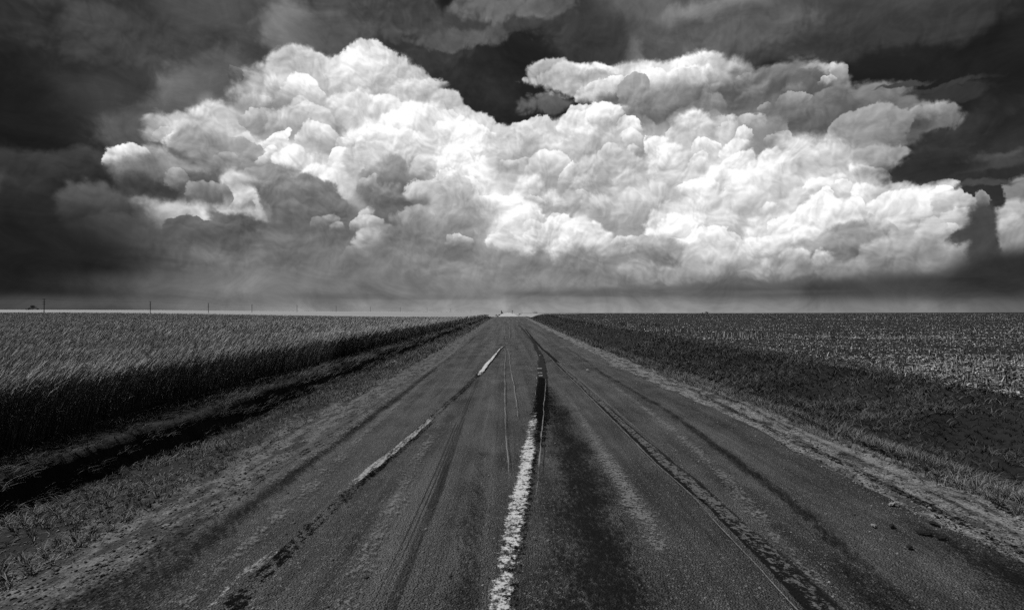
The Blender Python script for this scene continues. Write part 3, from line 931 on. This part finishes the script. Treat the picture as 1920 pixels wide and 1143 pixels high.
# added sheet filling the crop under the ears, keeping sun off the stalks below
m_under, N = material('wheat_shade_sheet')
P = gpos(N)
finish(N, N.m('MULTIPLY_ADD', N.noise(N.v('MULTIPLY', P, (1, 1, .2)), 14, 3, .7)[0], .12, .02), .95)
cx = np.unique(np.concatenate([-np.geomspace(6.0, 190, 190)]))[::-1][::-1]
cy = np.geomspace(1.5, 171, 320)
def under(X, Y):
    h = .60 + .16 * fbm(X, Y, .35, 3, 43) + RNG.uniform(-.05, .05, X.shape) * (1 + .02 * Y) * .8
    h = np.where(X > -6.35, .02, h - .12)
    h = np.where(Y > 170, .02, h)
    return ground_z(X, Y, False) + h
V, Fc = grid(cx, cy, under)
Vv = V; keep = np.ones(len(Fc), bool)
o = new_mesh('wheat_shade_sheet', V, Fc, m_under, False, parent=wheat)
o['kind'] = 'stuff'

# ---- grass of the verges and the ditch
m_grass = mat_var('verge_grass', .02, .32, .7, 2.0)
m_weed = mat_var('ditch_weeds', .015, .14, .7, 2.5)
def grass_part(n, x0, x1, y0, y1, p, h0, h1, w, lean0, lean1, cover=.0, ns=1.2, seed=0, away=None, vb=0.0, cm=1.6):
    x, y = scatter(n, x0, x1, y0, y1, p)
    k = visible(x, y); x, y = x[k], y[k]
    m = fbm(x, y, ns, 4, 60 + seed)
    k = m > cover - .12 + RNG.uniform(0, .24, len(x)); x, y, m = x[k], y[k], m[k]
    # tufts: pull the points together
    tx, ty = np.round(x / .16) * .16, np.round(y / .16) * .16
    j = vnoise(tx * 31, ty * 29, 5) ; s = .35 + .5 * j
    x = x + (tx + (j - .5) * .12 - x) * s; y = y + (ty + (vnoise(tx * 17, ty * 23, 8) - .5) * .12 - y) * s
    n = len(x)
    sc = np.clip(y / 9.0, 1, 9) ** .75
    z = ground_z(x, y) - .01
    ang = RNG.uniform(0, 6.28, n) if away is None else RNG.normal(away, .8, n)
    h = RNG.uniform(h0, h1, n) * (.5 + m) * np.minimum(sc, 1.7)
    return blades(x, y, z, h, w * sc, RNG.uniform(lean0, lean1, n), ang, droop=.45, var=np.clip((m - .5) * cm + .42 + vb + RNG.normal(0, .2, n), 0, 1))
parts = [grass_part(26000, -4.65, -3.15, 3.2, 30, 1.0, .04, .12, .0055, .3, 1.3, .42, seed=1),
         grass_part(9000, -4.75, -3.2, 20, 140, .9, .05, .13, .006, .3, 1.2, .42, seed=1),
         grass_part(16000, -5.6, -4.62, 4.0, 30, 1.0, .06, .17, .0055, .6, 1.5, .30, seed=2, away=0.0, vb=-.15),
         grass_part(7000, -5.7, -4.7, 22, 150, .9, .06, .18, .006, .5, 1.4, .30, seed=2, away=0.0, vb=-.1),
         grass_part(20000, 4.25, 5.3, 4.0, 30, 1.0, .05, .14, .005, .2, 1.0, .34, seed=3, vb=.05),
         grass_part(8000, 4.2, 5.4, 22, 140, .9, .05, .13, .006, .3, 1.0, .36, seed=3),
         grass_part(9000, -4.3, -3.2, 3.4, 40, 1.0, .02, .07, .006, .8, 1.8, .50, 2.2, seed=12, vb=.5),
         grass_part(3500, -5.95, -5.4, 5.0, 40, 1.0, .05, .15, .006, .2, 1.2, .3, seed=5, vb=.1)]
V, Fc, A = join(parts)
tag(new_mesh('verge_grass', V, Fc, m_grass, False, var=A), 'short wind-combed grass on the verges along both edges of the road', 'grass', kind='stuff')
parts = [grass_part(70000, 5.2, 10.8, 3.4, 34, .9, .03, .15, .010, .4, 1.5, .10, .8, seed=7, cm=2.6),
         grass_part(12000, 5.6, 10.4, 4.6, 34, .9, .07, .17, .012, .6, 1.5, .50, .6, seed=9, cm=2.5, vb=-.15),
         grass_part(14000, 5.2, 10.8, 30, 150, .8, .06, .16, .010, .3, 1.2, .30, 1.0, seed=7),
         grass_part(3000, 9.0, 11.0, 8, 60, .9, .08, .20, .006, .1, .7, .46, 1.4, seed=8, vb=.25)]
V, Fc, A = join(parts)
tag(new_mesh('ditch_weeds', V, Fc, m_weed, False, var=A), 'dark low weeds covering the ditch between the road and the stubble', 'weeds', kind='stuff')

# ---- corn stubble
m_stub = mat_var('dry_corn_straw', .015, .85, .7)
def stub_part(n, y0, y1, p, scale, seed, stand=.13, xmax=None):
    x, y = scatter(n, 0, 1, y0, y1, p)
    x = 9.7 + x * (np.maximum(.98 * y + 1.5, 10) - 9.7)
    edge = 9.9 + (fbm(y, y * 0, .3, 4, 71) - .5) * 3.0 + RNG.normal(0, .35, len(y))
    k = (x > edge); x, y = x[k], y[k]
    m = fbm(x, y, .4, 4, 73)
    k = RNG.uniform(0, 1, len(x)) < (m - .36) * 1.8 + .45; x, y, m = x[k], y[k], m[k]
    n = len(x)
    z = ground_z(x, y)
    up = RNG.uniform(0, 1, n) < stand
    # standing stalks in rows
    xr = np.where(up, np.round(x / .76) * .76 + RNG.normal(0, .06, n), x)
    parts = []
    k = up; nk = k.sum()
    tone = np.clip(.30 + .45 * (m[k] - .5) + RNG.normal(0, .25, nk), 0, 1)
    for f in (0, math.pi / 2):
        fa = RNG.uniform(0, .5, nk) + f
        parts.append(blades(xr[k], y[k], ground_z(xr[k], y[k]) - .02, RNG.uniform(.06, .24, nk) * (.8 + .2 * scale ** .3), .024 * scale * np.ones(nk), RNG.uniform(0, .35, nk), RNG.uniform(0, 6.28, nk), face=fa, droop=0, var=tone))
    # leaves and husks lying about
    k = ~up; nk = k.sum()
    parts.append(blades(x[k], y[k], z[k] + RNG.uniform(.0, .05, nk), RNG.uniform(.07, .17, nk) * scale ** .3, RNG.uniform(.012, .042, nk) * scale, RNG.uniform(1.2, 3.2, nk), RNG.uniform(0, 6.28, nk), droop=.75, var=np.clip(.22 + .6 * (m[k] - .5) + RNG.normal(0, .34, nk), 0, 1)))
    return join(parts)
parts = [stub_part(20000, 9.5, 40, 1.0, 1.35, 1), stub_part(17000, 34, 100, .8, 2.4, 2, .16), stub_part(15000, 90, 205, .5, 4.0, 3, .2)]
def clump(px0, px1, row, n, h0, h1, depth=3.0, tone=.95, w=.03):
    # a patch of taller pale stalks, placed by where it stands in the field
    ds = np.geomspace(10, 200, 400)
    xm = (px0 + px1) / 2
    rows = 587 + (EYE - ground_z((xm - VX) / F * ds, ds, False)) * F / ds
    d0 = ds[np.argmin(np.abs(rows - row))]
    px = RNG.uniform(px0, px1, n); y = d0 + RNG.uniform(-depth, depth, n); x = (px - VX) / F * d0
    return join([blades(x, y, ground_z(x, y) - .02, RNG.uniform(h0, h1, n), w * np.ones(n), RNG.uniform(0, .25, n), RNG.uniform(0, 6.28, n), face=RNG.uniform(-.6, .6, n), droop=0, var=np.clip(tone + RNG.normal(0, .15, n), 0, 1))])
parts += [clump(1355, 1435, 633, 170, .25, .55, 1.5, 1.0, .035), clump(1230, 1300, 622, 130, .2, .45, 3, .85, .035), clump(1600, 1695, 597, 260, .3, .6, 6, .95, .09),
          clump(1160, 1240, 611, 130, .2, .5, 5, .75, .05), clump(1840, 1875, 596, 50, .3, .5, 5, .8, .08)]
V, Fc, A = join(parts)
tag(new_mesh('corn_stubble', V, Fc, m_stub, False, var=A), 'cut corn stalks and dry leaves littering the dark field right of the road', 'stubble', kind='stuff')

# ---- loose gravel on the shoulders
def pebbles(n, x0, x1, y0, y1, p, s0, s1, dark=.5):
    x, y = scatter(n, x0, x1, y0, y1, p)
    s = np.exp(RNG.uniform(np.log(s0), np.log(s1), n))
    on = (x > -2.55) & (x < 3.6)
    z = np.where(on, road_top(x, y), ground_z(x, y)) + s * .15
    oc = np.array([[1, 0, 0], [0, 1, 0], [-1, 0, 0], [0, -1, 0], [0, 0, .7], [0, 0, -.7], [.6, .6, .45], [-.6, .6, .4]])[:6]
    fc = np.array([[0, 1, 4], [1, 2, 4], [2, 3, 4], [3, 0, 4], [1, 0, 5], [2, 1, 5], [3, 2, 5], [0, 3, 5]])
    V = np.repeat(oc[None], n, 0) * s[:, None, None] * RNG.uniform(.6, 1.2, (n, 6, 3))
    a = RNG.uniform(0, 6.28, n); ca, sa = np.cos(a)[:, None], np.sin(a)[:, None]
    X = V[..., 0] * ca - V[..., 1] * sa + x[:, None]; Y = V[..., 0] * sa + V[..., 1] * ca + y[:, None]; Z = V[..., 2] + z[:, None]
    return np.stack([X, Y, Z], -1).reshape(-1, 3), (fc[None] + np.arange(n)[:, None, None] * 6).reshape(-1, 3), np.repeat(RNG.uniform(0, 1, n) ** 2, 6)
m_peb = mat_var('gravel_stone', .03, .34, .85)
V, Fc, A = join([pebbles(9000, -3.8, -2.2, 2.2, 26, 1.2, .004, .012), pebbles(12000, 3.2, 4.7, 2.6, 30, 1.2, .004, .013), pebbles(8000, -2.5, 3.6, 2.2, 20, 1.3, .0025, .006),
                 pebbles(1500, -4.4, 5.0, 2.5, 40, 1.0, .010, .022), pebbles(3500, -4.5, -2.6, 2.5, 30, 1.0, .007, .022), pebbles(1800, 3.4, 4.6, 2.5, 30, 1.0, .007, .020)])
tag(new_mesh('loose_gravel', V, Fc, m_peb, False, var=A), 'small loose stones scattered over the road and its shoulders', 'gravel', kind='stuff')

# ------------------------------------------------------------------ single things
def lump(name, loc, r, flat, mat, seed, ax=1.0, n=3):
    bm = bmesh.new(); bmesh.ops.create_icosphere(bm, subdivisions=n, radius=1)
    rr = random.Random(seed); off = Vector((rr.uniform(0, 50), rr.uniform(0, 50), 0))
    for v in bm.verts:
        d = 1 + .55 * mnoise.noise(v.co * 1.3 + off) + .3 * mnoise.noise(v.co * 3.2 + off)
        v.co = Vector((v.co.x * r * d * ax, v.co.y * r * d, max(v.co.z, -.3) * r * d * flat))
    me = bpy.data.meshes.new(name); bm.to_mesh(me); bm.free(); me.materials.append(mat)
    o = bpy.data.objects.new(name, me); C.objects.link(o); o.location = loc
    o.rotation_euler.z = rr.uniform(0, 6.28)
    return o
m_mud, N = material('dark_mud'); finish(N, N.m('MULTIPLY_ADD', N.noise(gpos(N), 30, 4, .6)[0], .03, .002), .9, N.noise(gpos(N), 40, 4, .6)[0], .8, .02)
m_rock, N = material('pale_stone'); finish(N, N.m('MULTIPLY_ADD', N.noise(gpos(N), 40, 4, .6)[0], .25, .18), .85, N.noise(gpos(N), 60, 4, .6)[0], .6, .01)
m_scrap, N = material('white_litter'); finish(N, N.m('MULTIPLY_ADD', N.noise(gpos(N), 12, 3, .6)[0], .2, .62), .6)
def drop(px, py, side=None):
    d = ray(px, py); lo, hi = 1.0, 150.0
    for _ in range(40):
        m = (lo + hi) / 2; X = d.x / d.y * m
        zz = float(road_top(X, m)) if -2.6 < X < 3.7 else float(ground_z(X, m))
        if EYE + d.z / d.y * m > zz: lo = m
        else: hi = m
    X = d.x / d.y * lo
    return (X, lo, float(road_top(X, lo)) + .02 if -2.6 < X < 3.7 else float(ground_z(X, lo)))
clods = [(1732, 1003, .055, 'large flattened black mud clod on the right side of the road, biggest of the clods'),
         (1750, 985, .045, 'small dark mud clod just beyond the biggest clod on the right shoulder'),
         (1765, 1012, .040, 'small dark mud clod just right of the biggest clod'),
         (1392, 776, .040, 'dark clod lying in the gravel of the right shoulder well up the road'),
         (1314, 742, .040, 'dark clod on the right shoulder farthest up the road'),
         (1432, 792, .035, 'low dark clod on the right shoulder beside the wheel rut'),
         (1580, 852, .050, 'long low dark mud clod at the middle of the right shoulder'),
         (1672, 990, .035, 'small dark mud clod on the asphalt left of the biggest clod'),
         (1848, 958, .032, 'dark clod near the grass edge of the right shoulder, closest to it'),
         (1705, 1030, .030, 'small black clod on the asphalt nearest the camera')]
for i, (px, py, r, lab) in enumerate(clods):
    tag(lump('mud_clod', drop(px, py), r * .62, .4, m_mud, i, 1.5), lab, 'mud clod', 'mud clods on the right shoulder')
rocks = [(1676, 949, .030, 'pale flat stone on the dark dirt of the right shoulder'),
         (1638, 989, .016, 'small pale stone on the asphalt left of the mud clods'),
         (1744, 956, .014, 'small pale stone beyond the mud clods on the right'),
         (892, 617, .16, 'pale stone at the left road edge far up the road'),
         (310, 985, .020, 'small pale stone in the gravel at the left road edge, lower left'),
         (450, 908, .018, 'small pale stone where the left verge grass meets the gravel')]
for i, (px, py, r, lab) in enumerate(rocks):
    tag(lump('stone', drop(px, py), r, .6, m_rock, 40 + i, 1.4), lab, 'stone', 'pale stones by the road')
tag(lump('plastic_scrap', drop(740, 679), .075, .8, m_scrap, 77, 1.2), 'small crumpled white scrap lying in the left roadside ditch', 'litter')

# ---- power line
m_pole, N = material('dark_timber'); finish(N, .02, .9)
def tube_faces(n, k, off=0):
    f = []
    for i in range(n - 1):
        for j in range(k):
            f.append((off + i * k + j, off + i * k + (j + 1) % k, off + (i + 1) * k + (j + 1) % k, off + (i + 1) * k + j))
    return f
def simple_obj(name, verts, faces, mat, parent=None):
    me = bpy.data.meshes.new(name); me.from_pydata([tuple(v) for v in verts], [], faces); me.materials.append(mat)
    o = bpy.data.objects.new(name, me); C.objects.link(o)
    if parent: o.parent = parent
    return o
def box_vf(cx, cy, cz, sx, sy, sz):
    v = [(cx + a * sx / 2, cy + b * sy / 2, cz + c_ * sz / 2) for c_ in (-1, 1) for a, b in ((-1, -1), (1, -1), (1, 1), (-1, 1))]
    return v, [(3, 2, 1, 0), (4, 5, 6, 7), (0, 1, 5, 4), (1, 2, 6, 5), (2, 3, 7, 6), (3, 0, 4, 7)]
POLE = [(88, 427), (285, 530), (393, 640), (474, 790), (558, 930), (631, 1060), (695, 1290), (751, 1480), (801, 1650), (845, 1850), (883, 2150)]
PH = 11.2
ords = ['nearest and tallest utility pole, at the far left beside the small tree', 'second utility pole from the left, alone above the pale field',
        'third utility pole from the left on the horizon', 'fourth utility pole from the left on the horizon', 'fifth utility pole from the left on the horizon',
        'sixth utility pole from the left on the horizon', 'seventh utility pole from the left, faint on the horizon', 'eighth utility pole from the left, faint on the horizon',
        'ninth utility pole from the left, faint on the horizon', 'tenth utility pole from the left, faint on the horizon', 'farthest utility pole, the tiny one nearest the road']
def make_pole():
    r = bpy.data.objects.new('utility_pole', None); C.objects.link(r)
    V = []
    for zz, rad in ((-1.5, .30), (5, .27), (PH, .22)):
        for j in range(8): V.append((math.cos(j * .785) * rad, math.sin(j * .785) * rad, zz))
    f = tube_faces(3, 8); f.append(tuple(range(16, 24)))
    simple_obj('pole', V, f, m_pole, r)
    for zz in (PH - .35, PH - 2.4, PH - 4.0):
        v, f = box_vf(0, .22, zz, 2.5 if zz > PH - 1 else 1.9, .14, .22)
        arm = simple_obj('crossarm', v, f, m_pole, r)
    return r
proto = make_pole()
def copy_tree(o, parent=None):
    c_ = o.copy(); C.objects.link(c_); c_.parent = parent
    for ch in [q for q in bpy.data.objects if q.parent == o]: copy_tree(ch, c_)
    return c_
bases = []
for i, (px, d) in enumerate(POLE):
    o = proto if i == 0 else copy_tree(proto)
    X = (px - VX) / F * d
    o.location = (X, d, float(ground_z(X, d, False)))
    bases.append(Vector(o.location))
for i in range(len(bases)):
    a = bases[max(i - 1, 0)]; b = bases[min(i + 1, len(bases) - 1)]
    pass
poles = sorted([o for o in bpy.data.objects if o.name.startswith('utility_pole')], key=lambda o: o.location.y)
for o, lab in zip(poles, ords):
    tag(o, lab, 'utility pole', 'utility poles crossing the far fields')
    o.rotation_euler.z = math.radians(62)
first = bases[0] - (bases[1] - bases[0]) * .95
first.z = bases[0].z
pts = [first] + bases
wires = [(-1.1, PH - .1, 'topmost outer wire sagging between the utility poles'), (1.1, PH - .1, 'topmost inner wire sagging between the utility poles'),
         (.0, PH - 2.2, 'middle wire sagging between the utility poles'), (.0, PH - 3.8, 'lowest wire sagging between the utility poles')]
for off, hz, lab in wires:
    V, Fw = [], []; base = 0
    prev = None; ring = []
    for i in range(len(pts) - 1):
        a, b = pts[i], pts[i + 1]
        L_ = (b - a).length
        for s in range(0 if i == 0 else 1, 13):
            t = s / 12
            q = a.lerp(b, t); q.z += hz - min(.016 * L_, 3.4) * 4 * t * (1 - t) * .7
            q.x += off * .8; q.y += off * .6
            ring.append(q)
    for q in ring:
        for j in range(3): V.append((q.x, q.y + math.cos(j * 2.094) * .02, q.z + math.sin(j * 2.094) * .02))
    tag(simple_obj('overhead_wire', V, tube_faces(len(ring), 3), m_pole), lab, 'power line wire', 'wires of the power line')

# ---- far trees and bushes
m_leaf = mat_var('dark_foliage', .004, .03, .9)
m_bark, N = material('dark_bark'); finish(N, .02, .9)
def tree(kind, cx, cy, cz, height, width, trunk_h, seed, label, group=None, nleaf=900, cat='tree'):
    r = bpy.data.objects.new(kind, None); C.objects.link(r); r.location = (cx, cy, cz)
    g = np.random.default_rng(seed)
    V = []
    for zz, rad in ((-1, height * .035), (trunk_h, height * .028), (height * .6, height * .012)):
        for j in range(6): V.append((math.cos(j * 1.047) * rad + zz * .03, math.sin(j * 1.047) * rad, zz))
    Fq = tube_faces(3, 6)
    for b in range(5):
        a = b * 1.26 + seed; o_ = len(V)
        for t_, rad in ((0, height * .014), (1, height * .004)):
            for j in range(4): V.append((math.cos(a) * t_ * width * .36 + math.cos(j * 1.57) * rad, math.sin(a) * t_ * width * .36 + math.sin(j * 1.57) * rad, trunk_h + t_ * height * (.25 + .08 * b)))
        Fq += tube_faces(2, 4, o_)
    simple_obj('trunk', V, Fq, m_bark, r)
    nc = 12
    cc = np.stack([g.uniform(-.36, .36, nc) * width, g.uniform(-.36, .36, nc) * width, trunk_h + g.uniform(.12, .85, nc) * (height - trunk_h)], -1)
    # lower clumps reach farther out than the upper ones
    cc[:, :2] *= (1.25 - (cc[:, 2:3] - trunk_h) / (height - trunk_h))
    cr = g.uniform(.13, .24, nc) * width
    w_ = g.integers(0, nc, nleaf)
    dd = g.normal(0, 1, (nleaf, 3)); dd /= np.linalg.norm(dd, axis=1)[:, None]
    pc = cc[w_] + dd * cr[w_][:, None] * g.uniform(.5, 1.1, nleaf)[:, None] * np.array([1, 1, .75])
    pc[:, 2] = np.clip(pc[:, 2], .1, height)
    s = height * .045
    a = g.normal(0, 1, (nleaf, 3)); a /= np.linalg.norm(a, axis=1)[:, None]
    b = np.cross(a, g.normal(0, 1, (nleaf, 3))); b /= np.linalg.norm(b, axis=1)[:, None]
    Vq = np.stack([pc - a * s, pc - b * s * .6, pc + a * s, pc + b * s * .6], 1).reshape(-1, 3)
    Fq = np.arange(nleaf * 4).reshape(-1, 4)
    new_mesh('crown', Vq, Fq, m_leaf, False, var=np.repeat(g.uniform(0, 1, nleaf), 4), parent=r)
    return tag(r, label, cat, group)
def far_tree(kind, px, d, hpx, wpx, seed, label, group=None, trunk=.18, sink=0.0, cat='tree'):
    X = (px - VX) / F * d
    tree(kind, X, d, float(ground_z(X, d, False)) - sink, hpx * d / F, wpx * d / F, hpx * d / F * trunk, seed, label, group, cat=cat)
far_tree('tree', 67, 1300, 9.0, 14, 3, 'round dark lone tree on the left horizon beside the nearest utility pole', trunk=.1)
far_tree('bush', 75.5, 1300, 3.4, 6, 4, 'low dark bush touching the right side of the lone left tree', 'bushes by the lone tree', .05, cat='bush')
far_tree('bush', 59, 1300, 3.0, 5, 5, 'low dark bush touching the left side of the lone left tree', 'bushes by the lone tree', .05, cat='bush')
far_tree('bush', 54.5, 1300, 2.2, 3, 6, 'tiny dark bush farthest left of the lone left tree', 'bushes by the lone tree', .05, cat='bush')
far_tree('tree', 1326, 1500, 5.0, 9, 7, 'broad dark clump-like tree tiny on the right horizon', 'far trees on the right horizon', .05, sink=2)
far_tree('tree', 1318, 1500, 3.6, 3, 8, 'narrow dark tree just left of the broad one on the right horizon', 'far trees on the right horizon', .05, sink=2)
far_tree('bush', 941, 420, 5.0, 4, 9, 'small dark bush beside the far end of the road, left side', 'bushes by the far road', .1, cat='bush')
far_tree('bush', 936, 300, 3.4, 4, 10, 'scraggy bush left of the road just past the crest', 'bushes by the far road', .1, cat='bush')
far_tree('bush', 931, 260, 3.6, 6, 11, 'low ragged bush farthest left beyond the road crest', 'bushes by the far road', .1, cat='bush')
far_tree('bush', 975, 330, 3.0, 8, 12, 'low dark bush right of the pale far road', 'bushes by the far road', .1, cat='bush')
far_tree('bush', 1003, 300, 3.4, 12, 13, 'wide dark bush on the bank right of the far road', 'bushes by the far road', .1, cat='bush')

def far_post(px, d, hpx, label):
    X = (px - VX) / F * d
    r = bpy.data.objects.new('marker_post', None); C.objects.link(r); r.location = (X, d, float(ground_z(X, d, False)))
    h = hpx * d / F
    v, f = box_vf(0, 0, h / 2 - .2, .22, .12, h + .4); simple_obj('post', v, f, m_pole, r)
    v, f = box_vf(0, -.1, h - .5, .5, .06, .9); simple_obj('sign_panel', v, f, m_pole, r)
    tag(r, label, 'post', 'thin posts by the far road')
far_post(960.5, 420, 6.5, 'thin dark post on the right of the pale far road')
far_post(940, 400, 7.5, 'thin dark post on the left of the far road above the small bush')
